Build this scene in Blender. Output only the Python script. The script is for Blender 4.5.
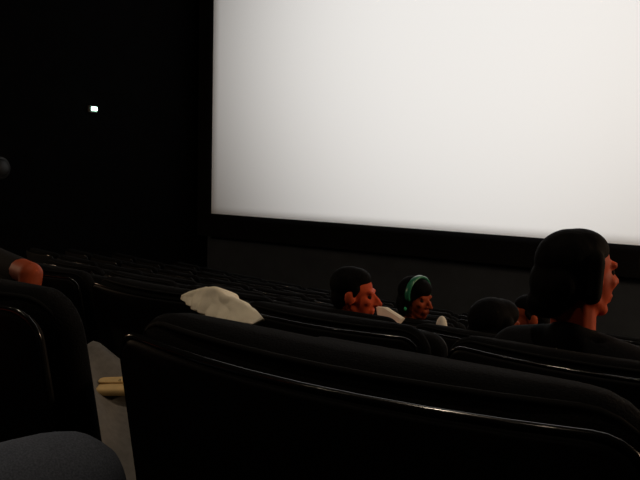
import bpy, bmesh, math, random
from mathutils import Vector, Matrix, noise

for o in list(bpy.data.objects):
    bpy.data.objects.remove(o)
S = bpy.context.scene
C = S.collection
rad = math.radians

# ------------------------------------------------------------------ camera
EZ = 2.37                                   # eye height above the flat floor before the screen
F = 640.0                                   # focal length in pixels of the 640x480 frame
YAW, PITCH, ROLL = rad(30.2), math.atan(68 / 640), rad(1.7)
fw = Vector((-math.sin(YAW) * math.cos(PITCH), math.cos(YAW) * math.cos(PITCH), -math.sin(PITCH)))
rt0 = Vector((math.cos(YAW), math.sin(YAW), 0))
up0 = rt0.cross(fw)
rt = rt0 * math.cos(ROLL) + up0 * math.sin(ROLL)
up = up0 * math.cos(ROLL) - rt0 * math.sin(ROLL)
cd = bpy.data.cameras.new('camera')
cd.sensor_fit = 'HORIZONTAL'; cd.sensor_width = 36; cd.lens = 36 * F / 640
cd.clip_start = 0.02; cd.clip_end = 100
cam = bpy.data.objects.new('camera', cd); C.objects.link(cam)
M3 = Matrix((rt, up, -fw)).transposed()
cam.matrix_world = Matrix.Translation((0, 0, EZ)) @ M3.to_4x4()
S.camera = cam

def at(px, py, Y):
    """point on the sight line through a pixel, on the plane at distance Y towards the screen"""
    d = fw + rt * ((px - 320) / F) + up * ((240 - py) / F)
    return Vector((0, 0, EZ)) + d * (Y / d.y)

# ------------------------------------------------------------------ world, view
w = bpy.data.worlds.new('dark_hall'); S.world = w; w.use_nodes = True
w.node_tree.nodes['Background'].inputs[0].default_value = (0, 0, 0, 1)
w.node_tree.nodes['Background'].inputs[1].default_value = 0
S.view_settings.view_transform = 'Standard'; S.view_settings.look = 'None'
S.view_settings.exposure = 0.0; S.view_settings.gamma = 1.0
S.view_settings.use_curve_mapping = False
S.cycles.max_bounces = 6; S.cycles.diffuse_bounces = 4; S.cycles.glossy_bounces = 3
S.cycles.sample_clamp_indirect = 4.0
S.cycles.use_denoising = True

# room
SY, SX0, SX1 = 9.0, -7.53, 2.45             # screen plane and its two sides
SZ0, SZ1 = EZ - .805, EZ + 5.6
WX0, WX1, WY0, WY1, WZ1 = -7.95, 3.4, -6.0, 9.4, EZ + 6.4
PROJ = Vector((-2.3, -5.2, EZ + 3.3))       # projector lens
PROJ_W = 7600

# the projector's lamp: the beam that lights the screen
ld = bpy.data.lights.new('projector_beam', 'SPOT')
ld.energy = PROJ_W; ld.color = (.99, .99, .99); ld.shadow_soft_size = .004
ld.spot_size = rad(49.5); ld.spot_blend = 1.0
beam = bpy.data.objects.new('projector_beam', ld); C.objects.link(beam)
beam.location = PROJ
beam.rotation_euler = (Vector((-2.7, SY, EZ + 2.3)) - PROJ).to_track_quat('-Z', 'Y').to_euler()

# unseen ceiling lights added as fill over seats and clothes (their lamps are added by downlight())
FILL_DOWNLIGHTS = [(-1.3, .8, 300), (-3.6, -2.0, 70), (1.2, -2.0, 70)]
# unseen side-wall sconces added to light faces and seat rims: side, y, height, watts (their lamps are added by sconce())
FILL_SCONCES = [(1, 5.2, EZ + .25, 90), (1, 3.6, EZ + .45, 120), (-1, 1.6, EZ + .5, 80)]

# ------------------------------------------------------------------ helpers
def tag(o, label=None, cat=None, group=None, kind=None):
    if label: o['label'] = label
    if cat: o['category'] = cat
    if group: o['group'] = group
    if kind: o['kind'] = kind
    return o

def obj(name, bm, mat, parent=None, smooth=True):
    me = bm if isinstance(bm, bpy.types.Mesh) else bpy.data.meshes.new(name)
    if not isinstance(bm, bpy.types.Mesh):
        bmesh.ops.recalc_face_normals(bm, faces=bm.faces[:])
        bm.to_mesh(me); bm.free()
    me.name = name
    me.materials.clear(); me.materials.append(mat)
    if smooth:
        for p in me.polygons: p.use_smooth = True
    o = bpy.data.objects.new(name, me); C.objects.link(o)
    if parent: o.parent = parent
    return o

def empty(name, loc, rz=0):
    o = bpy.data.objects.new(name, None); C.objects.link(o)
    o.empty_display_size = .1
    o.location = loc; o.rotation_euler = (0, 0, rz)
    return o

def mat(name, col, rough=.8, spec=.3, noise_scale=None, var=.25, bump=0, sheen=0, emit=None, es=0, coat=0, aniso=None):
    m = bpy.data.materials.new(name); m.use_nodes = True
    n = m.node_tree.nodes; l = m.node_tree.links
    b = n['Principled BSDF']
    b.inputs['Base Color'].default_value = (*col, 1)
    b.inputs['Roughness'].default_value = rough
    b.inputs['Specular IOR Level'].default_value = spec
    if sheen:
        b.inputs['Sheen Weight'].default_value = sheen
        b.inputs['Sheen Roughness'].default_value = .5
    if coat: b.inputs['Coat Weight'].default_value = coat
    if emit:
        b.inputs['Emission Color'].default_value = (*emit, 1)
        b.inputs['Emission Strength'].default_value = es
    if noise_scale:
        tc = n.new('ShaderNodeTexCoord'); nt = n.new('ShaderNodeTexNoise')
        nt.inputs['Scale'].default_value = noise_scale; nt.inputs['Detail'].default_value = 6
        src = tc.outputs['Object']
        if aniso:
            mp = n.new('ShaderNodeMapping'); mp.inputs['Scale'].default_value = aniso
            l.new(src, mp.inputs['Vector']); src = mp.outputs['Vector']
        l.new(src, nt.inputs['Vector'])
        rp = n.new('ShaderNodeValToRGB')
        rp.color_ramp.elements[0].position = .3; rp.color_ramp.elements[1].position = .7
        rp.color_ramp.elements[0].color = (*[c * (1 - var) for c in col], 1)
        rp.color_ramp.elements[1].color = (*[min(1, c * (1 + var)) for c in col], 1)
        l.new(nt.outputs['Fac'], rp.inputs['Fac']); l.new(rp.outputs['Color'], b.inputs['Base Color'])
        if bump:
            bp = n.new('ShaderNodeBump'); bp.inputs['Strength'].default_value = bump
            bp.inputs['Distance'].default_value = .004
            l.new(nt.outputs['Fac'], bp.inputs['Height']); l.new(bp.outputs['Normal'], b.inputs['Normal'])
    return m

MT = dict(
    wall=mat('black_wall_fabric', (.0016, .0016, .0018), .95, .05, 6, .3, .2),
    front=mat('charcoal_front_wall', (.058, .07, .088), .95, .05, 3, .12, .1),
    velvet=mat('black_masking_velvet', (.010, .010, .011), .98, .02, 80, .3, .2),
    ceiling=mat('dark_ceiling', (.02, .02, .022), .95, .05, 5, .2),
    carpet=mat('dark_carpet', (.018, .016, .016), 1, .05, 220, .5, .5),
    screen=mat('white_screen_vinyl', (.86, .85, .83), .9, .05, 420, .02),
    shell=mat('black_seat_plastic', (.014, .014, .015), .6, .08, 300, .2, .04),
    rim=mat('glossy_seat_rim', (.006, .006, .006), .15, .6),
    fabric=mat('black_seat_fabric', (.0055, .0055, .0057), .95, .04, 350, .4, .35),
    pipe=mat('seat_piping', (.007, .007, .007), .85, .08),
    arm=mat('black_armrest_rubber', (.012, .012, .012), .5, .35, 200, .2),
    steel=mat('black_steel', (.02, .02, .02), .45, .4),
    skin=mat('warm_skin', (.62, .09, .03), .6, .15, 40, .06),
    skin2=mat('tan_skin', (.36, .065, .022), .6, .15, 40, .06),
    hair=mat('black_hair', (.0032, .003, .0028), .75, .06, 60, .4, .4, aniso=(1, 1, .25)),
    eye=mat('eye', (.03, .02, .015), .8, .05),
    denim=mat('grey_blue_denim', (.085, .10, .13), .95, .1, 500, .3, .3),
    black_cloth=mat('black_cloth', (.009, .009, .010), .95, .1, 120, .3, .2),
    dark_cloth=mat('charcoal_cloth', (.03, .03, .033), .95, .1, 120, .3, .2),
    shoe=mat('dark_shoe_leather', (.02, .016, .014), .5, .3),
    cream=mat('cream_jacket_cloth', (.92, .85, .68), .95, .1, 25, .10, .2),
    grey_coat=mat('pale_grey_wool', (.16, .152, .14), .95, .1, 60, .12, .3),
    paper=mat('white_paper', (.85, .82, .72), .8, .2, 30, .04),
    kraft=mat('tan_kraft_paper', (.62, .44, .20), .85, .2, 40, .1, .1),
    scarf=mat('green_satin', (.03, .22, .12), .28, .5, 30, .2, .1),
    gem=mat('green_glass_bead', (.05, .55, .25), .15, .6),
    leather=mat('black_bag_leather', (.016, .016, .015), .45, .35, 90, .3, .2),
    brass=mat('brass', (.55, .42, .2), .3, .5),
    exit=mat('green_white_lamp', (.8, 1, .9), .4, .3, emit=(.55, 1.0, .75), es=5),
    lamp=mat('fill_lamp_glass', (1, .9, .7), .4, .3, emit=(1, .62, .34), es=3),  # glowing glass of the added fill fixtures
    grey_plastic=mat('grey_plastic', (.08, .08, .085), .5, .3, 100, .1),
)
MT['brass'].node_tree.nodes['Principled BSDF'].inputs['Metallic'].default_value = 1

def box(bm, x0, x1, y0, y1, z0, z1, bev=0):
    r = bmesh.ops.create_cube(bm, size=1)
    vs = r['verts']
    for v in vs:
        v.co = Vector(((x0 + x1) / 2 + v.co.x * (x1 - x0), (y0 + y1) / 2 + v.co.y * (y1 - y0), (z0 + z1) / 2 + v.co.z * (z1 - z0)))
    if bev:
        es = list({e for v in vs for e in v.link_edges})
        bmesh.ops.bevel(bm, geom=es, offset=bev, segments=2, affect='EDGES', profile=.6)
    return bm

def ring_surface(bm, rings, cap0=True, cap1=True, closed=True):
    R = [[bm.verts.new(p) for p in r] for r in rings]
    n = len(R[0])
    for a, b in zip(R, R[1:]):
        for i in range(n if closed else n - 1):
            j = (i + 1) % n
            bm.faces.new((a[i], a[j], b[j], b[i]))
    if cap0: bm.faces.new(R[0][::-1])
    if cap1: bm.faces.new(R[-1])
    return bm

def tube(bm, pts, r, n=8, closed=False):
    pts = [Vector(p) for p in pts]
    rings = []
    m = len(pts)
    prev = None
    for i, p in enumerate(pts):
        a = pts[(i - 1) % m] if (closed or i > 0) else p
        b = pts[(i + 1) % m] if (closed or i < m - 1) else p
        t = (b - a).normalized()
        if prev is None:
            s = t.cross(Vector((0, 1, 0)))
            if s.length < .1: s = t.cross(Vector((1, 0, 0)))
        else:
            s = prev - t * prev.dot(t)
        s.normalize(); prev = s
        q = t.cross(s)
        rr = r[i] if isinstance(r, (list, tuple)) else r
        rings.append([p + (s * math.cos(2 * math.pi * k / n) + q * math.sin(2 * math.pi * k / n)) * rr for k in range(n)])
    if closed:
        R = [[bm.verts.new(p) for p in rg] for rg in rings]
        for i in range(m):
            A, B = R[i], R[(i + 1) % m]
            for k in range(n):
                j = (k + 1) % n
                bm.faces.new((A[k], A[j], B[j], B[k]))
    else:
        ring_surface(bm, rings)
    return bm

def lathe(bm, prof, n=24, c=(0, 0, 0), M=None):
    rings = []
    for r, z in prof:
        rg = []
        for k in range(n):
            a = 2 * math.pi * k / n
            v = Vector((r * math.cos(a), r * math.sin(a), z))
            if M: v = M @ v
            rg.append(v + Vector(c))
        rings.append(rg)
    return ring_surface(bm, rings)

def rrect(w, h, r, nc=6, ns=8):
    """rounded rectangle outline, centred; ns points on every straight side"""
    w = max(w, .004); h = max(h, .004); r = max(min(r, w / 2 - .001, h / 2 - .001), .0005)
    pts = []
    cs = [(w / 2 - r, h / 2 - r, 0), (-w / 2 + r, h / 2 - r, 90), (-w / 2 + r, -h / 2 + r, 180), (w / 2 - r, -h / 2 + r, 270)]
    for i, (cx, cy, a0) in enumerate(cs):
        for k in range(nc + 1):
            a = rad(a0 + 90 * k / nc)
            pts.append((cx + r * math.cos(a), cy + r * math.sin(a)))
        nx, ny, na = cs[(i + 1) % 4]
        p = pts[-1]; a = rad(na); q = (nx + r * math.cos(a), ny + r * math.sin(a))
        for k in range(1, ns):
            t = k / ns
            pts.append((p[0] + (q[0] - p[0]) * t, p[1] + (q[1] - p[1]) * t))
    return pts

def pillow(bm, w, h, t, rc, re, puff0=0, puff1=0, warp=None, cz=0, seg=4):
    """slab of outline w x h (x, z) and thickness t (y), all edges rounded, both faces puffed"""
    half = min(w, h) / 2
    ins0 = [half * f for f in (.97, .8, .6, .4, .25)]
    ins0 = [i for i in ins0 if i > re * 1.3] + [re]
    rings = []
    def add(i, y):
        rings.append([Vector((x, y, z + cz)) for x, z in rrect(w - 2 * i, h - 2 * i, rc - i * .8)])
    for i in ins0:
        add(i, -t / 2 - puff0 * (1 - (1 - min(1, (i - re) / (half - re))) ** 2))
    for k in range(1, seg * 2):
        a = math.pi * k / (seg * 2)
        y = -t / 2 + re - re * math.cos(a) if a <= math.pi / 2 else t / 2 - re - re * math.cos(a)
        add(re * (1 - math.sin(a)), y)
    for i in reversed(ins0):
        add(i, t / 2 + puff1 * (1 - (1 - min(1, (i - re) / (half - re))) ** 2))
    if warp: rings = [[warp(v) for v in r] for r in rings]
    return ring_surface(bm, rings)

# ------------------------------------------------------------------ the hall
ROWS = [.56, 1.50, 2.44, 3.38, 4.32, 5.26, 6.20]         # panel line of each row, counted from the camera
DROP = [.20, .41, .63, .85, 1.04, 1.22, 1.40]            # rim of that row below eye level
RIM = .97
FLOOR = [EZ - .95] + [EZ - d - RIM for d in DROP]
ROWY = [-.42] + ROWS
CURVE = .022
def row_bend(x): return CURVE * (x + .4) ** 2

def hall():
    bm = bmesh.new()
    # stepped floor: one profile swept from side wall to side wall
    prof = [(WY0, FLOOR[0])]
    for k in range(1, 8):
        y = ROWY[k] - .13
        prof += [(y, FLOOR[k - 1]), (y, FLOOR[k])]
    prof += [(WY1, FLOOR[7])]
    n = 24
    grid = []
    for i in range(n + 1):
        x = WX0 + (WX1 - WX0) * i / n
        row = []
        for q, (y, z) in enumerate(prof):
            yy = y + (row_bend(x) if 0 < q < len(prof) - 1 else 0)
            row.append(bm.verts.new((x, yy, z)))
        grid.append(row)
    for a, b in zip(grid, grid[1:]):
        for i in range(len(prof) - 1):
            bm.faces.new((a[i], b[i], b[i + 1], a[i + 1]))
    bmesh.ops.extrude_face_region(bm, geom=bm.faces[:])
    for v in list(bm.verts)[len(grid) * len(prof):]:
        v.co.z -= .25
    tag(obj('floor', bm, MT['carpet'], smooth=False), kind='structure')
    T = .15
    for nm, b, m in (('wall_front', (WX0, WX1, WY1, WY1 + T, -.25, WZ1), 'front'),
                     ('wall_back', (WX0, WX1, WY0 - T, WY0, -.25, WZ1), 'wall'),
                     ('wall_left', (WX0 - T, WX0, WY0 - T, WY1 + T, -.25, WZ1), 'wall'),
                     ('wall_right', (WX1, WX1 + T, WY0 - T, WY1 + T, -.25, WZ1), 'wall'),
                     ('ceiling', (WX0 - T, WX1 + T, WY0 - T, WY1 + T, WZ1, WZ1 + T), 'ceiling')):
        tag(obj(nm, box(bmesh.new(), *b), MT[m], smooth=False), kind='structure')
    tag(obj('baseboard_front', box(bmesh.new(), WX0, WX1, WY1 - .02, WY1, FLOOR[7], FLOOR[7] + .12, .004), MT['velvet'], smooth=False), kind='structure')
hall()

def screen():
    t = tag(empty('cinema_screen', (0, SY, SZ0)), 'huge white cinema screen lit by the projector, framed in black masking', 'screen')
    w, h = SX1 - SX0, SZ1 - SZ0
    cx = (SX0 + SX1) / 2
    bm = bmesh.new()
    box(bm, SX0, SX1, 0, .03, 0, h)
    obj('screen_surface', bm, MT['screen'], t, smooth=False)
    mk = .32
    for x0, x1, z0, z1 in ((SX0 - mk, SX0, -mk * 1.3, h + mk), (SX1, SX1 + mk, -mk * 1.3, h + mk), (SX0, SX1, -mk * 1.3, 0), (SX0, SX1, h, h + mk)):
        obj('masking', box(bmesh.new(), x0, x1, -.012, .05, z0, z1), MT['velvet'], t, smooth=False)
    # back frame and wall brackets that carry the screen
    for x in (SX0 + 1, cx, SX1 - 1):
        obj('bracket', box(bmesh.new(), x - .05, x + .05, .05, WY1 - SY - .025, h * .25, h * .25 + .1), MT['steel'], t, smooth=False)
        obj('bracket', box(bmesh.new(), x - .05, x + .05, .05, WY1 - SY - .025, h * .75, h * .75 + .1), MT['steel'], t, smooth=False)
screen()

def projector():
    t = tag(empty('projector', PROJ), 'grey ceiling-hung cinema projector throwing its beam at the screen', 'projector')
    obj('body', box(bmesh.new(), -.3, .3, -.62, -.08, -.22, .22, .02), MT['grey_plastic'], t)
    # lens hood whose rectangular mouth trims the beam to the screen
    k0, k1 = .004, .032
    def corners(f, g):
        out = []
        for x, z in ((SX0, SZ0), (SX1, SZ0), (SX1, SZ1), (SX0, SZ1)):
            cx, cz = (SX0 + SX1) / 2, (SZ0 + SZ1) / 2
            p = Vector((cx + (x - cx) * g, SY, cz + (z - cz) * g)) - PROJ
            out.append(p * f)
        return out
    inner = corners(k1, 1.004)
    cc = sum(inner, Vector()) / 4
    outer = [cc + Vector(((1 if p.x > cc.x else -1) * .62, 0, (1 if p.z > cc.z else -1) * .45)) for p in inner]
    bm = bmesh.new()
    a = [bm.verts.new(p) for p in inner]; b = [bm.verts.new(p) for p in outer]
    a2 = [bm.verts.new(p + Vector((0, .004, 0))) for p in inner]; b2 = [bm.verts.new(p + Vector((0, .004, 0))) for p in outer]
    back = [bm.verts.new(Vector((p.x, -.078, p.z))) for p in outer]
    for i in range(4):
        j = (i + 1) % 4
        bm.faces.new((a[i], a[j], b[j], b[i])); bm.faces.new((a2[i], a2[j], b2[j], b2[i]))
        bm.faces.new((a[i], a[j], a2[j], a2[i])); bm.faces.new((b[i], b[j], b2[j], b2[i]))
        bm.faces.new((b[i], b[j], back[j], back[i]))
    bm.faces.new(back)
    obj('lens_hood', bm, MT['velvet'], t, smooth=False)
    obj('hanger', tube(bmesh.new(), [(0, -.35, .2), (0, -.35, WZ1 - PROJ.z)], .03, 12), MT['steel'], t)
projector()

def downlight(x, y, e, i):  # unseen fixture, put in to brighten clothes and seat backs
    t = empty('added_ceiling_downlight', (x, y, WZ1))
    tag(t, 'unseen round ceiling downlight with warm glass, added as fill light', 'lamp', 'added fill lights in the ceiling')
    bm = bmesh.new()
    lathe(bm, [(.16, 0), (.16, -.02), (.15, -.03), (.11, -.03), (.105, -.01), (.10, 0)])
    obj('trim_ring', bm, MT['steel'], t)
    bm = bmesh.new(); lathe(bm, [(.098, 0), (.098, -.012), (.04, -.018)])
    obj('lamp_glass', bm, MT['lamp'], t)
    l = bpy.data.lights.new('fill_downlight_lamp', 'SPOT')
    l.energy = e; l.color = (1, .80, .60); l.spot_size = rad(110); l.spot_blend = 1; l.shadow_soft_size = .09
    lo = bpy.data.objects.new('fill_downlight_lamp', l); C.objects.link(lo)
    lo.parent = t; lo.location = (0, 0, -.04)
for i, (x, y, e) in enumerate(FILL_DOWNLIGHTS): downlight(x, y, e, i)

def sconce(sd, y, z, e):  # unseen fixture, put in for light on faces and rim corners
    t = empty('added_wall_sconce', (WX1 if sd > 0 else WX0, y, z), 0 if sd > 0 else math.pi)
    if sd > 0: tag(t, 'unseen warm glass sconce added as fill on the side wall across from the round unlit lamp', 'lamp', 'added fill sconces on the side wall')
    else: tag(t, 'unseen warm glass sconce added for rim highlights on the same wall as the round unlit lamp', 'lamp')
    Mr = Matrix.Rotation(rad(-90), 3, 'Y')
    bm = bmesh.new(); lathe(bm, [(.10, 0), (.11, .015), (.10, .03), (.03, .035), (.03, .09)], 24, M=Mr)
    obj('wall_plate', bm, MT['steel'], t)
    bm = bmesh.new(); lathe(bm, [(.05, -.10), (.075, -.05), (.085, .02), (.08, .09), (.06, .10)], 24, c=(-.13, 0, 0))
    obj('lamp_shade', bm, MT['lamp'], t)
    l = bpy.data.lights.new('fill_sconce_lamp', 'POINT')
    l.energy = e; l.color = (1, .70, .45); l.shadow_soft_size = .08
    lo = bpy.data.objects.new('fill_sconce_lamp', l); C.objects.link(lo)
    lo.parent = t; lo.location = (-.32, 0, 0)
for a_ in FILL_SCONCES: sconce(*a_)

def exit_light():
    p = at(95.5, 109, 6.6)
    y = 6.6
    d = at(95.5, 109, y)
    y *= (WX0 + .09) / d.x
    d = at(95.5, 109, y)
    t = tag(empty('emergency_light', (WX0, d.y, d.z)), 'small glowing green-white emergency light high on the dark side wall', 'light')
    obj('housing', box(bmesh.new(), .0, .05, -.07, .07, -.05, .05, .008), MT['grey_plastic'], t)
    obj('lens', box(bmesh.new(), .045, .085, -.047, .047, -.028, .034, .015), MT['exit'], t)
exit_light()

def round_speaker():
    d = at(0, 168, 5.5); y = 5.5 * (WX0 + .05) / d.x; d = at(0, 168, y)
    t = tag(empty('wall_lamp', (WX0, d.y, d.z)), 'round unlit dark grey wall lamp on the black side wall', 'lamp')
    Mr = Matrix.Rotation(rad(90), 3, 'Y')
    bm = bmesh.new(); lathe(bm, [(.14, 0), (.15, .02), (.15, .05), (.13, .06)], 28, M=Mr)
    obj('base', bm, MT['steel'], t)
    bm = bmesh.new(); lathe(bm, [(.128, .055), (.12, .085), (.09, .11), (.05, .125), (.01, .13)], 28, M=Mr)
    obj('diffuser', bm, MT['arm'], t)
round_speaker()

# ------------------------------------------------------------------ seats
W = .575
def seat_warp(v):
    x, y, z = v
    k = min(1, abs(x) / (W / 2 + .05))
    y += -.065 * (1 - k * k) + (RIM - z) * .16
    return Vector((x, y, z))

def cushion_warp(v):
    k = min(1, abs(v.x) / (W / 2 + .03))
    return seat_warp(Vector((v.x, (v.y + .06) * (1 - .65 * k ** 3) + .016, v.z)))

def make_seat(folded):
    t = empty('cinema_chair', (0, 0, 0))
    # hard back shell
    obj('back_shell', pillow(bmesh.new(), W, .62, .022, .04, .009, .006, 0, seat_warp, RIM - .31), MT['shell'], t)
    # glossy bead around the shell
    o2 = [(x, z) for x, z in rrect(W + .004, .624, .042)]
    obj('shell_rim', tube(bmesh.new(), [seat_warp(Vector((x, -.004, z + RIM - .31))) for x, z in o2], .0042, 8, True), MT['rim'], t)
    # thick upholstered back
    bc = obj('back_cushion', pillow(bmesh.new(), W + .035, .60, .12, .07, .05, .0, .02, cushion_warp, RIM + .022 - .30), MT['fabric'], t)
    o3 = rrect(W + .012, .58, .06)
    obj('piping', tube(bmesh.new(), [seat_warp(Vector((x, .032, z + RIM + .012 - .29))) for x, z in o3], .004, 6, True), MT['pipe'], bc)
    # seat cushion, tipped up or down
    def seat_place(v):
        # v: x, thickness y, depth z -> lie flat or tipped up
        if folded:
            return Vector((v.x, v.y + .27 + (.45 - v.z) * .10, v.z + .68))
        return Vector((v.x, v.z + .42, -v.y + .42))
    obj('seat_cushion', pillow(bmesh.new(), .50, .46, .11, .06, .045, .015, 0, seat_place), MT['fabric'], t)
    def pan_place(v):
        if folded: return Vector((v.x, v.y + .34 + (.45 - v.z) * .10, v.z + .68))
        return Vector((v.x, v.z + .42, v.y + .352))
    obj('seat_pan', pillow(bmesh.new(), .46, .42, .03, .05, .01, 0, 0, pan_place), MT['shell'], t)
    # armrest on the right with its standard
    obj('armrest', box(bmesh.new(), W / 2 + .022, W / 2 + .063, .17, .56, .605, .645, .012), MT['arm'], t)
    for s in ((W / 2 + .032, W / 2 + .054),):
        bm = bmesh.new(); box(bm, s[0], s[1], .16, .30, .0, .606, .005); box(bm, s[0] - .011, s[1] + .011, .08, .40, 0, .012, .003)
        obj('standard', bm, MT['steel'], t)
    bm = bmesh.new(); box(bm, -W / 2 - .005, W / 2 + .05, .20, .25, .31, .35, .004)
    obj('cross_bar', bm, MT['steel'], t)
    for sx in (-1, 1):
        obj('bracket', box(bmesh.new(), sx * .2 - .015, sx * .2 + .015, .03, .26, .335, .385, .003), MT['steel'], t)
    return t

PROTO = {False: make_seat(False), True: make_seat(True)}
USED = {False: False, True: False}
def seat(x, row, label, group=None, folded=True, dx=0, rz=None):
    p = PROTO[folded]
    y = ROWY[row] + row_bend(x)
    ang = math.atan(2 * CURVE * (x + .4)) if rz is None else rz
    if not USED[folded]:
        USED[folded] = True; r = p; r.location = (x, y, FLOOR[row]); r.rotation_euler = (0, 0, ang)
    else:
        r = p.copy(); C.objects.link(r); r.location = (x, y, FLOOR[row]); r.rotation_euler = (0, 0, ang)
        for ch in list(p.children):
            c = ch.copy(); C.objects.link(c); c.parent = r
            for g in ch.children:
                gg = g.copy(); C.objects.link(gg); gg.parent = c
    r.pop('group') if 'group' in r.keys() else None
    tag(r, label, 'chair', group)
    return r

P = .66
# the viewer's own row
seat(-.70, 0, 'black cinema seat under the person in grey-blue jeans', folded=False)
seat(-.02, 0, 'black cinema seat beside the person in grey-blue jeans', folded=False)
# the row just ahead
seat(-.303, 1, 'large black seat back with a thin glossy rim, behind the cream jacket', rz=0)
seat(-1.045, 1, 'black seat with rounded back in front of the denim knee, coat heaped on it', rz=rad(-1.5), folded=False)
seat(.375, 1, 'black cinema seat behind the person with the thick dark hair', rz=0)
# second row ahead
seat(-.2, 2, 'black cinema seat taken by the person with the thick dark hair', folded=False)
seat(-.86, 2, 'black cinema seat with the cream jacket lying on one corner, behind the man in profile')
seat(-1.52, 2, 'black cinema seat between the cream jacket and the outstretched bare arm')
seat(-2.18, 2, 'black cinema seat with a bare arm hanging over its back')
seat(-2.84, 2, 'black cinema seat taken by the person stretching out a bare arm', folded=False)
seat(.46, 2, 'black cinema seat next to the person with thick dark hair', folded=True)
# the rows down to the screen
names = {3: 'empty black cinema seat in the row of the man in profile',
         4: 'empty black cinema seat in the row of the woman with the green headband',
         5: 'empty black cinema seat in the third row from the screen',
         6: 'empty black cinema seat in the second row from the screen',
         7: 'empty black cinema seat in the row nearest the screen'}
first = {3: -.02, 4: .56, 5: .30, 6: .60, 7: .30}
count = {3: 6, 4: 10, 5: 11, 6: 12, 7: 11}
for r in range(3, 8):
    for i in range(count[r]):
        x = first[r] - P * i
        lab, grp, fo = names[r], 'empty seats, row %d from the screen' % (8 - r), True
        if r == 3 and i == 0: lab, grp = 'empty black cinema seat in front of the person with thick dark hair', None
        if r == 3 and i == 3: lab, grp = 'empty black cinema seat behind the back of the man in profile', None
        if r == 3 and i == 1: lab, grp, fo = 'black cinema seat taken by the dark-haired person near the white cup', None, False
        if r == 3 and i == 2: lab, grp, fo = 'black cinema seat taken by the man in profile', None, False
        if r == 4 and i == 2: lab, grp, fo = 'black cinema seat taken by the slumped person in front of the dark-haired one', None, False
        if r == 4 and i == 3: lab, grp, fo = 'black cinema seat taken by the woman with the green headband', None, False
        seat(x, r, lab, grp, fo)

# ------------------------------------------------------------------ people
def ell(bm, c, r, M=None):
    res = bmesh.ops.create_icosphere(bm, subdivisions=3, radius=1)
    for v in res['verts']:
        p = Vector((v.co.x * r[0], v.co.y * r[1], v.co.z * r[2]))
        if M: p = M @ p
        v.co = p + Vector(c)

def cap(bm, p0, p1, r0, r1, n=14):
    p0, p1 = Vector(p0), Vector(p1)
    d = p1 - p0
    L = d.length
    d = d / L if L > 1e-6 else Vector((0, 0, 1))
    pts, rs = [], []
    for a in (85, 60, 30, 0):
        pts.append(p0 - d * r0 * math.sin(rad(a))); rs.append(r0 * math.cos(rad(a)))
    for a in (0, 30, 60, 85):
        pts.append(p1 + d * r1 * math.sin(rad(a))); rs.append(r1 * math.cos(rad(a)))
    tube(bm, pts, rs, n)

def remesh(bm, vox, smooth=3):
    me = bpy.data.meshes.new('tmp'); bmesh.ops.recalc_face_normals(bm, faces=bm.faces[:]); bm.to_mesh(me); bm.free()
    o = bpy.data.objects.new('tmp', me); C.objects.link(o)
    m = o.modifiers.new('r', 'REMESH'); m.mode = 'VOXEL'; m.voxel_size = vox; m.use_smooth_shade = True
    if smooth:
        s = o.modifiers.new('s', 'SMOOTH'); s.factor = .5; s.iterations = smooth
    dg = bpy.context.evaluated_depsgraph_get()
    out = bpy.data.meshes.new_from_object(o.evaluated_get(dg))
    bpy.data.objects.remove(o); bpy.data.meshes.remove(me)
    return out

def head_shapes(bm, H):
    """face and skull; H maps head space (x right, y nose, z up, origin between the ears) to the body"""
    def E(c, r): ell(bm, H @ Vector(c), r, H.to_3x3())
    def K(a, b, r0, r1): cap(bm, H @ Vector(a), H @ Vector(b), r0, r1, 12)
    E((0, -.015, .032), (.074, .094, .082)); E((0, .032, -.028), (.060, .062, .084))
    E((0, .064, -.098), (.026, .024, .020))
    for s in (-1, 1):
        K((s * .052, -.002, -.055), (s * .022, .058, -.098), .018, .018)
        E((s * .036, .066, -.022), (.022, .022, .020))
        E((s * .010, .106, -.036), (.009, .010, .008))
        E((s * .078, -.012, -.008), (.009, .021, .033)); E((s * .072, .0, -.012), (.012, .016, .02))
    K((-.036, .078, .022), (.036, .078, .022), .012, .012); E((0, .062, -.066), (.030, .034, .032))
    K((0, .092, .006), (0, .121, -.030), .008, .011)
    K((-.018, .090, -.063), (.018, .090, -.063), .0075, .0075)
    K((-.016, .088, -.076), (.016, .088, -.076), .0075, .0075)

def hand_shapes(bm, wrist, d, n):
    """palm and five bent fingers; d points along the fingers, n out of the back of the hand"""
    d = Vector(d).normalized(); n = Vector(n); n = (n - d * n.dot(d)).normalized(); s = d.cross(n)
    wrist = Vector(wrist)
    for k in (-1, -.33, .33, 1):
        cap(bm, wrist + s * .020 * k, wrist + d * .085 + s * .030 * k, .013, .0115, 10)
    for k, L in ((-1, .060), (-.33, .074), (.33, .080), (1, .070)):
        a = wrist + d * .088 + s * .031 * k
        b = a + (d * .92 - n * .35).normalized() * L * .5
        c = b + (d * .6 - n * .8).normalized() * L * .5
        cap(bm, a, b, .0095, .0088, 8); cap(bm, b, c, .0088, .0078, 8)
    a = wrist + d * .025 + s * .030
    b = a + (d * .6 + s * .75 - n * .2).normalized() * .045
    c = b + (d * .95 + s * .2 - n * .3).normalized() * .032
    cap(bm, a, b, .013, .0105, 8); cap(bm, b, c, .0105, .0085, 8)

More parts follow.
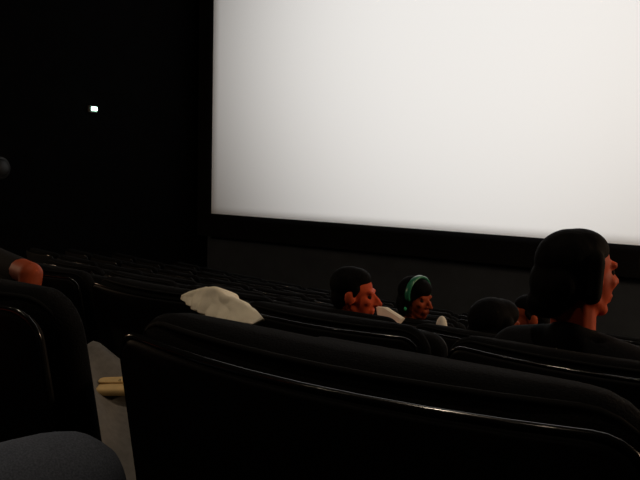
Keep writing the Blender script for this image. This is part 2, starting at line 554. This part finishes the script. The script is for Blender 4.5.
def person(label, floor, hip, head, head_yaw, head_pitch=0, head_roll=0, torso_yaw=0, skin='skin', shirt='black_cloth', trousers='dark_cloth',
           hair=None, rhand=None, relbow=None, lhand=None, lelbow=None, knees=None, feet=None, short_sleeves=False, vox=.0062):
    base = Vector((hip[0], hip[1], floor))
    t = tag(empty('person', base), label, 'person')
    hip = Vector(hip) - base; head = Vector(head) - base
    H = Matrix.Translation(head) @ Matrix.Rotation(head_yaw, 4, 'Z') @ Matrix.Rotation(head_pitch, 4, 'X') @ Matrix.Rotation(head_roll, 4, 'Y')
    fwd = Vector((-math.sin(torso_yaw), math.cos(torso_yaw), 0)); side = Vector((fwd.y, -fwd.x, 0))
    nb = head + Vector((0, 0, -.205)) - fwd * .015           # base of the neck
    up_ = (nb - hip).normalized()
    chest = hip + (nb - hip) * .68
    sh = {s: nb - up_ * .055 + side * s * .165 for s in (-1, 1)}
    hp = {s: hip + side * s * .085 for s in (-1, 1)}
    kn = {s: hp[s] + fwd * .41 + side * s * .05 + Vector((0, 0, .03)) for s in (-1, 1)}
    if knees:
        for s in knees: kn[s] = Vector(knees[s]) - base
    ft = {s: Vector((kn[s].x, kn[s].y, 0)) + fwd * .02 + Vector((0, 0, .075)) for s in (-1, 1)}
    if feet:
        for s in feet: ft[s] = Vector(feet[s]) - base
    hd = {1: rhand, -1: lhand}; eb = {1: relbow, -1: lelbow}
    for s in (-1, 1):
        eb[s] = Vector(eb[s]) - base if eb[s] else sh[s] + Vector((0, 0, -.27)) + side * s * .055 + fwd * .05
        if not hd[s]:
            hd[s] = (kn[s] * .62 + hp[s] * .38 + Vector((0, 0, .105)), fwd - side * s * .25, Vector((0, 0, 1)))
        else: hd[s] = (Vector(hd[s][0]) - base, Vector(hd[s][1]), Vector(hd[s][2]))
    def torso(bm, g):
        cap(bm, hip + Vector((0, 0, .02)), chest, .115 + g, .125 + g, 18)
        for s in (-1, 1):
            cap(bm, chest + side * s * .07, nb - up_ * .07 + side * s * .10, .10 + g, .075 + g)
            cap(bm, hip + side * s * .055, chest + side * s * .06, .105 + g, .105 + g)
            cap(bm, nb + side * s * .02 + up_ * .01, sh[s], .048 + g, .062 + g)
    def arm(bm, s, g, part):
        if part in ('upper', 'all'): cap(bm, sh[s], eb[s], .056 + g, .042 + g)
        if part in ('lower', 'all'): cap(bm, eb[s], hd[s][0], .041 + g, .027 + g)
    def leg(bm, s, g):
        cap(bm, hp[s], kn[s], .088 + g, .060 + g, 18)
        cap(bm, kn[s], kn[s] + (ft[s] - kn[s]) * .35, .058 + g, .057 + g); cap(bm, kn[s] + (ft[s] - kn[s]) * .35, ft[s], .056 + g, .038 + g)
    # one continuous body
    bm = bmesh.new()
    head_shapes(bm, H)
    cap(bm, nb, H @ Vector((0, -.012, -.06)), .060, .056)
    torso(bm, 0)
    for s in (-1, 1):
        arm(bm, s, 0, 'all'); leg(bm, s, 0); hand_shapes(bm, *hd[s])
        cap(bm, ft[s] - Vector((0, 0, .02)), ft[s] + fwd * .14 - Vector((0, 0, .04)), .036, .03)
    obj('body', remesh(bm, vox, 2), MT[skin], t)
    for s in (-1, 1):
        bm = bmesh.new(); ell(bm, H @ Vector((s * .032, .071, .002)), (.0125, .0125, .0125)); obj('eye', bm, MT['eye'], t)
    # clothes
    bm = bmesh.new(); torso(bm, .014)
    for s in (-1, 1):
        if short_sleeves: cap(bm, sh[s], sh[s] + (eb[s] - sh[s]) * .86, .062, .046)
        else: arm(bm, s, .012, 'upper')
        if not short_sleeves:
            a = hd[s][0] - eb[s]; cap(bm, eb[s], eb[s] + a * .93, .053, .040)
    cap(bm, nb - up_ * .02, nb + up_ * .035, .068, .066)
    obj('shirt', remesh(bm, .011, 3), MT[shirt], t)
    bm = bmesh.new()
    cap(bm, hip - side * .07 , hip + side * .07, .118, .118)
    for s in (-1, 1): leg(bm, s, .012)
    obj('trousers', remesh(bm, .011, 3), MT[trousers], t)
    for s in (-1, 1):
        bm = bmesh.new()
        f0 = Vector((ft[s].x, ft[s].y, ft[s].z - .075))
        cap(bm, f0 + fwd * -.03 + Vector((0, 0, .05)), f0 + fwd * .19 + Vector((0, 0, .042)), .046, .040)
        cap(bm, f0 + Vector((0, 0, .06)), ft[s] + Vector((0, 0, .03)), .05, .048)
        bm2 = bmesh.new()
        me = remesh(bm, .01, 2)
        for v in me.vertices: v.co.z = max(v.co.z, f0.z + .002)
        bm2.free()
        obj('shoe', me, MT['shoe'], t)
    if hair:
        bm = bmesh.new()
        for it in hair:
            if it[0] == 'e': ell(bm, H @ Vector(it[1]), it[2], H.to_3x3())
            else: cap(bm, H @ Vector(it[1]), H @ Vector(it[2]), it[3], it[4])
        obj('hair', remesh(bm, .006, 5), MT['hair'], t)
    return t, H, base

HAIR_SHORT = [('e', (0, -.030, .046), (.082, .094, .084)), ('e', (0, -.062, -.012), (.070, .050, .070)),
              ('e', (0, -.006, .072), (.070, .077, .055)), ('k', (-.068, .022, .035), (-.074, .010, .005), .012, .009), ('k', (.068, .022, .035), (.074, .010, .005), .012, .009)]
HAIR_BOB = [('e', (0, -.026, .042), (.090, .102, .090)), ('e', (0, -.060, -.035), (.092, .060, .085)),
            ('k', (-.072, .008, .04), (-.082, -.012, -.085), .030, .030), ('k', (.072, .0, .04), (.082, -.022, -.085), .030, .028), ('e', (0, .012, .062), (.076, .084, .064))]
HAIR_LONG = [('e', (0, -.03, .036), (.081, .096, .084)), ('e', (0, -.076, -.025), (.078, .056, .078)),
             ('k', (-.064, -.015, .03), (-.074, -.045, -.07), .026, .028), ('k', (.066, -.010, .045), (.070, -.018, -.045), .027, .026),
             ('e', (0, -.004, .062), (.072, .078, .058)), ('e', (-.02, -.085, -.075), (.06, .045, .045))]

# man in profile, row 3
hc = at(355, 294.5, 2.60)
hm, Hm, bm_ = person('man with short black hair seen in profile, lips at a white paper', FLOOR[3],
    (-1.34, 2.92, FLOOR[3] + .56), hc, rad(-74), rad(-3), torso_yaw=rad(-25), hair=HAIR_SHORT, shirt='black_cloth',
    rhand=(hc + Vector((.15, .09, -.25)), (.1, -.1, 1), (.3, .9, .1)), relbow=hc + Vector((.20, .20, -.44)))
# dark-haired person, row 3
person('person with dark hair facing the screen, only a sliver of cheek lit', FLOOR[3],
    (-.68, 2.90, FLOOR[3] + .56), at(496, 328, 2.66), rad(-42), 0, torso_yaw=rad(-5), hair=HAIR_BOB, skin='skin2')
# woman with green headband, row 4
wc = at(416, 298, 3.60)
wm, Hw, wb = person('woman in a green headband and earring, face turned aside', FLOOR[4],
    (-1.42, 3.86, FLOOR[4] + .56), wc, rad(-108), rad(-4), torso_yaw=rad(-20), hair=HAIR_BOB, skin='skin2')
# slumped person, row 4
person('slumped person with dim face between two dark-haired people', FLOOR[4],
    (-.76, 3.92, FLOOR[4] + .56), at(528, 317, 3.60), rad(118), rad(-6), torso_yaw=rad(8), hair=HAIR_SHORT, skin='skin2', shirt='dark_cloth')
# thick dark hair, row 2
person('person with a mass of dark hair reaching the screen edge, cheek and neck lit', FLOOR[2],
    (-.20, 2.04, FLOOR[2] + .56), at(579, 273, 1.80), rad(-42), rad(2), torso_yaw=rad(-12), hair=HAIR_LONG, shirt='black_cloth')
# bare arm over a seat back, row 2
ex = at(31, 274, 1.43)
person('person resting a bare arm over the back of the empty seat beside', FLOOR[2],
    (-2.90, 2.05, FLOOR[2] + .56), (-3.12, 1.78, EZ - .18), rad(-10), 0, torso_yaw=0, hair=HAIR_SHORT, short_sleeves=True, skin='skin2',
    relbow=ex, rhand=(ex + Vector((.03, -.05, -.22)), (.1, 0, -1), (0, -1, 0)))
# jeans, viewer's row
kp = at(74, 460, .44)
person('person in grey-blue denim jeans, raised knee beside the coat', FLOOR[0],
    (-.80, 0.02, FLOOR[0] + .56), (-.84, -.14, FLOOR[0] + 1.22), rad(-5), 0, torso_yaw=rad(0), hair=HAIR_SHORT, shirt='black_cloth', trousers='denim',
    knees={1: (kp.x, .42, kp.z - .035)}, feet={1: (kp.x + .0, .34, FLOOR[0] + .13)},
    rhand=((-.78, .10, FLOOR[0] + .72), (-.4, 1, -.1), (0, 0, 1)))

# woman's headband and earring
def on_head(name, H, base, bm, m, parent): return obj(name, bm, m, parent)
bm = bmesh.new()
pts = []
for k in range(33):
    a = math.pi * (-.12 + 1.24 * k / 32)
    pts.append(Hw @ Vector((.096 * math.cos(a), .012, .036 + .096 * math.sin(a))))
ring = []
fy = (Hw.to_3x3() @ Vector((0, 1, 0))).normalized()
cw = Hw @ Vector((0, .012, .036))
rings = []
for p in pts:
    n = (p - cw).normalized()
    rings.append([p + fy * .020 + n * .004, p + fy * .012 + n * .010, p - fy * .012 + n * .010, p - fy * .020 + n * .004, p - fy * .014 - n * .006, p + fy * .014 - n * .006])
ring_surface(bm, rings)
o = obj('headband', bm, MT['scarf'], wm); o['label'] = 'shiny green headband'
for s in (-1, 1):
    bm = bmesh.new(); ell(bm, Hw @ Vector((s * .096, .004, -.055)), (.009, .009, .012)); tube(bm, [Hw @ Vector((s * .09, .0, -.03)), Hw @ Vector((s * .096, .004, -.048))], .002, 6)
    o = obj('earring', bm, MT['gem'], wm); o['label'] = 'green glass earring'

# ------------------------------------------------------------------ things lying about
def cloth(name, label, cat, m, fn, nu, nv, base, thick=.006):
    """sheet given by fn(u, v) in world space, solid"""
    bm = bmesh.new()
    g = [[bm.verts.new(fn(i / nu, j / nv) - base) for j in range(nv + 1)] for i in range(nu + 1)]
    for i in range(nu):
        for j in range(nv):
            bm.faces.new((g[i][j], g[i + 1][j], g[i + 1][j + 1], g[i][j + 1]))
    o = obj(name, bm, m)
    o.location = base
    md = o.modifiers.new('thickness', 'SOLIDIFY'); md.thickness = thick; md.offset = 1
    tag(o, label, cat)
    return o

# cream jacket thrown over the corners of two seat backs in row 2, hanging down behind them
JY = ROWY[2] - .070
jb = Vector((-1.17, JY, FLOOR[2] + .97))
def poly(pts, t):
    f = t * (len(pts) - 1); i = min(int(f), len(pts) - 2); f -= i
    return (pts[i][0] * (1 - f) + pts[i + 1][0] * f, pts[i][1] * (1 - f) + pts[i + 1][1] * f)
J_TOP = [(183, 297), (191, 293.5), (199, 291), (207, 289), (214, 288.5), (222, 294), (231, 299), (240, 304), (250, 310), (262, 321)]
J_HEM = [(183, 299), (191, 302.5), (199, 305.5), (207, 308.5), (215, 312), (224, 315), (233, 317.5), (242, 319), (252, 321), (262, 323)]
def jacket(u, v):
    # u along the row, v from the hem behind the seat over the top to the front
    a_ = at(*poly(J_HEM, u), JY); b_ = at(*poly(J_TOP, u), JY)
    w_ = (.010 * noise.noise(Vector((u * 7, v * 3, 3))) + .006 * math.sin(u * 26 + v * 2)) * math.sin(math.pi * min(u, 1))
    if v < .6:
        p = a_.lerp(b_, v / .6); p.y += -.045 * (1 - v / .6) * min(1, u * 3) -abs(w_) * 1.5 * (1 - .5 * v)
    else:
        t = (v - .6) / .4; L = .20 * (1 - u)
        q_ = min(1, t / .55); d_ = max(0, t - .55) / .45
        p = b_ + Vector((-.25 * L * t + w_, L * q_ + .02 * d_ * (1 - u), -.36 * L * q_ - .24 * d_ * (1 - u)))
    return p
cloth('jacket', 'cream jacket lying over the top of an empty seat back', 'jacket', MT['cream'], jacket, 45, 32, jb, .008)

# grey coat heaped on the neighbouring seat in row 1
cb = Vector((-1.02, 1.0, FLOOR[1] + .48))
def coat(u, v):
    X = -1.48 + .72 * u; Y = .76 + .46 * v
    e = min(u, 1 - u, v, 1 - v) * 2
    z = FLOOR[1] + .475 + (.36 - .42 * u) * (1 - (1 - min(1, e * 1.5)) ** 2) * (.75 + .25 * math.sin(3 * u + 1))
    z += .030 * noise.noise(Vector((u * 4, v * 4, 1))) + .016 * math.sin(u * 9 + v * 13)
    return Vector((X, Y, max(z, FLOOR[1] + .485)))
cloth('coat', 'pale grey coat heaped on a seat, seen through the gap between two seat backs', 'coat', MT['grey_coat'], coat, 40, 34, cb, .008)

# tan wallet lying in the folds of the coat: found where the sight line meets the coat
def coat_z(x, y): return coat(min(1, max(0, (x + 1.48) / .72)), min(1, max(0, (y - .76) / .46))).z
Yw = .80
while Yw < 1.2:
    pw = at(120, 389, Yw)
    if pw.z <= coat_z(pw.x, pw.y) + .02: break
    Yw += .004
t = tag(empty('wallet', (pw.x, pw.y, coat_z(pw.x, pw.y) + .008), rad(35)), 'small tan wallet lying on the pale grey coat', 'wallet')
lay = lambda v: Vector((v.x, v.z, v.y))
obj('wallet_body', pillow(bmesh.new(), .105, .075, .018, .012, .007, .002, .002, lambda v: lay(v) + Vector((0, 0, .010))), MT['kraft'], t)
obj('flap', pillow(bmesh.new(), .107, .042, .005, .012, .002, 0, .001, lambda v: lay(v) + Vector((0, .018, .0235))), MT['kraft'], t)
bm = bmesh.new(); lathe(bm, [(.005, .025), (.005, .028), (.003, .0295)], 12, c=(0, .004, 0)); obj('snap', bm, MT['brass'], t)

# white paper held to the man's lips
q = [at(376, 307, 2.68), at(383, 307.5, 2.70), at(401, 319, 2.74), at(396, 325, 2.72), at(379, 325, 2.68)]
bm = bmesh.new()
off = Vector((.004, .010, .002)); c0 = sum(q, Vector()) / len(q)
a = [bm.verts.new(p - c0) for p in q]; b = [bm.verts.new(p - c0 + off) for p in q]
m1 = [bm.verts.new((p - c0) * .96 + off * 1.6 + Vector((.006, .012, -.004))) for p in q]
bm.faces.new(a); bm.faces.new(m1[::-1])
for A, B in ((a, b), (b, m1)):
    for i in range(len(q)):
        j = (i + 1) % len(q); bm.faces.new((A[i], A[j], B[j], B[i]))
o = obj('folded_paper', bm, MT['paper'], smooth=False); o.location = c0
tag(o, 'folded white paper the man in profile holds at his chin', 'paper')

# white drink cup in the armrest between the man in profile and the dark-haired person
def cup():
    t0 = at(442, 316, 2.86)
    z0 = FLOOR[3] + .645
    h = t0.z - z0
    t = tag(empty('drink_cup', (t0.x, t0.y, z0)), 'white paper cup with a domed lid between two seat backs', 'cup')
    bm = bmesh.new(); lathe(bm, [(.022, 0), (.026, .004), (.030, h * .7), (.0315, h * .7 + .004), (.029, h * .7 + .006)], 24)
    obj('cup_body', bm, MT['paper'], t)
    bm = bmesh.new(); lathe(bm, [(.033, h * .7 + .002), (.033, h * .7 + .012), (.029, h * .82), (.022, h * .93), (.012, h * .985), (.003, h)], 24)
    obj('lid', bm, MT['paper'], t)
cup()
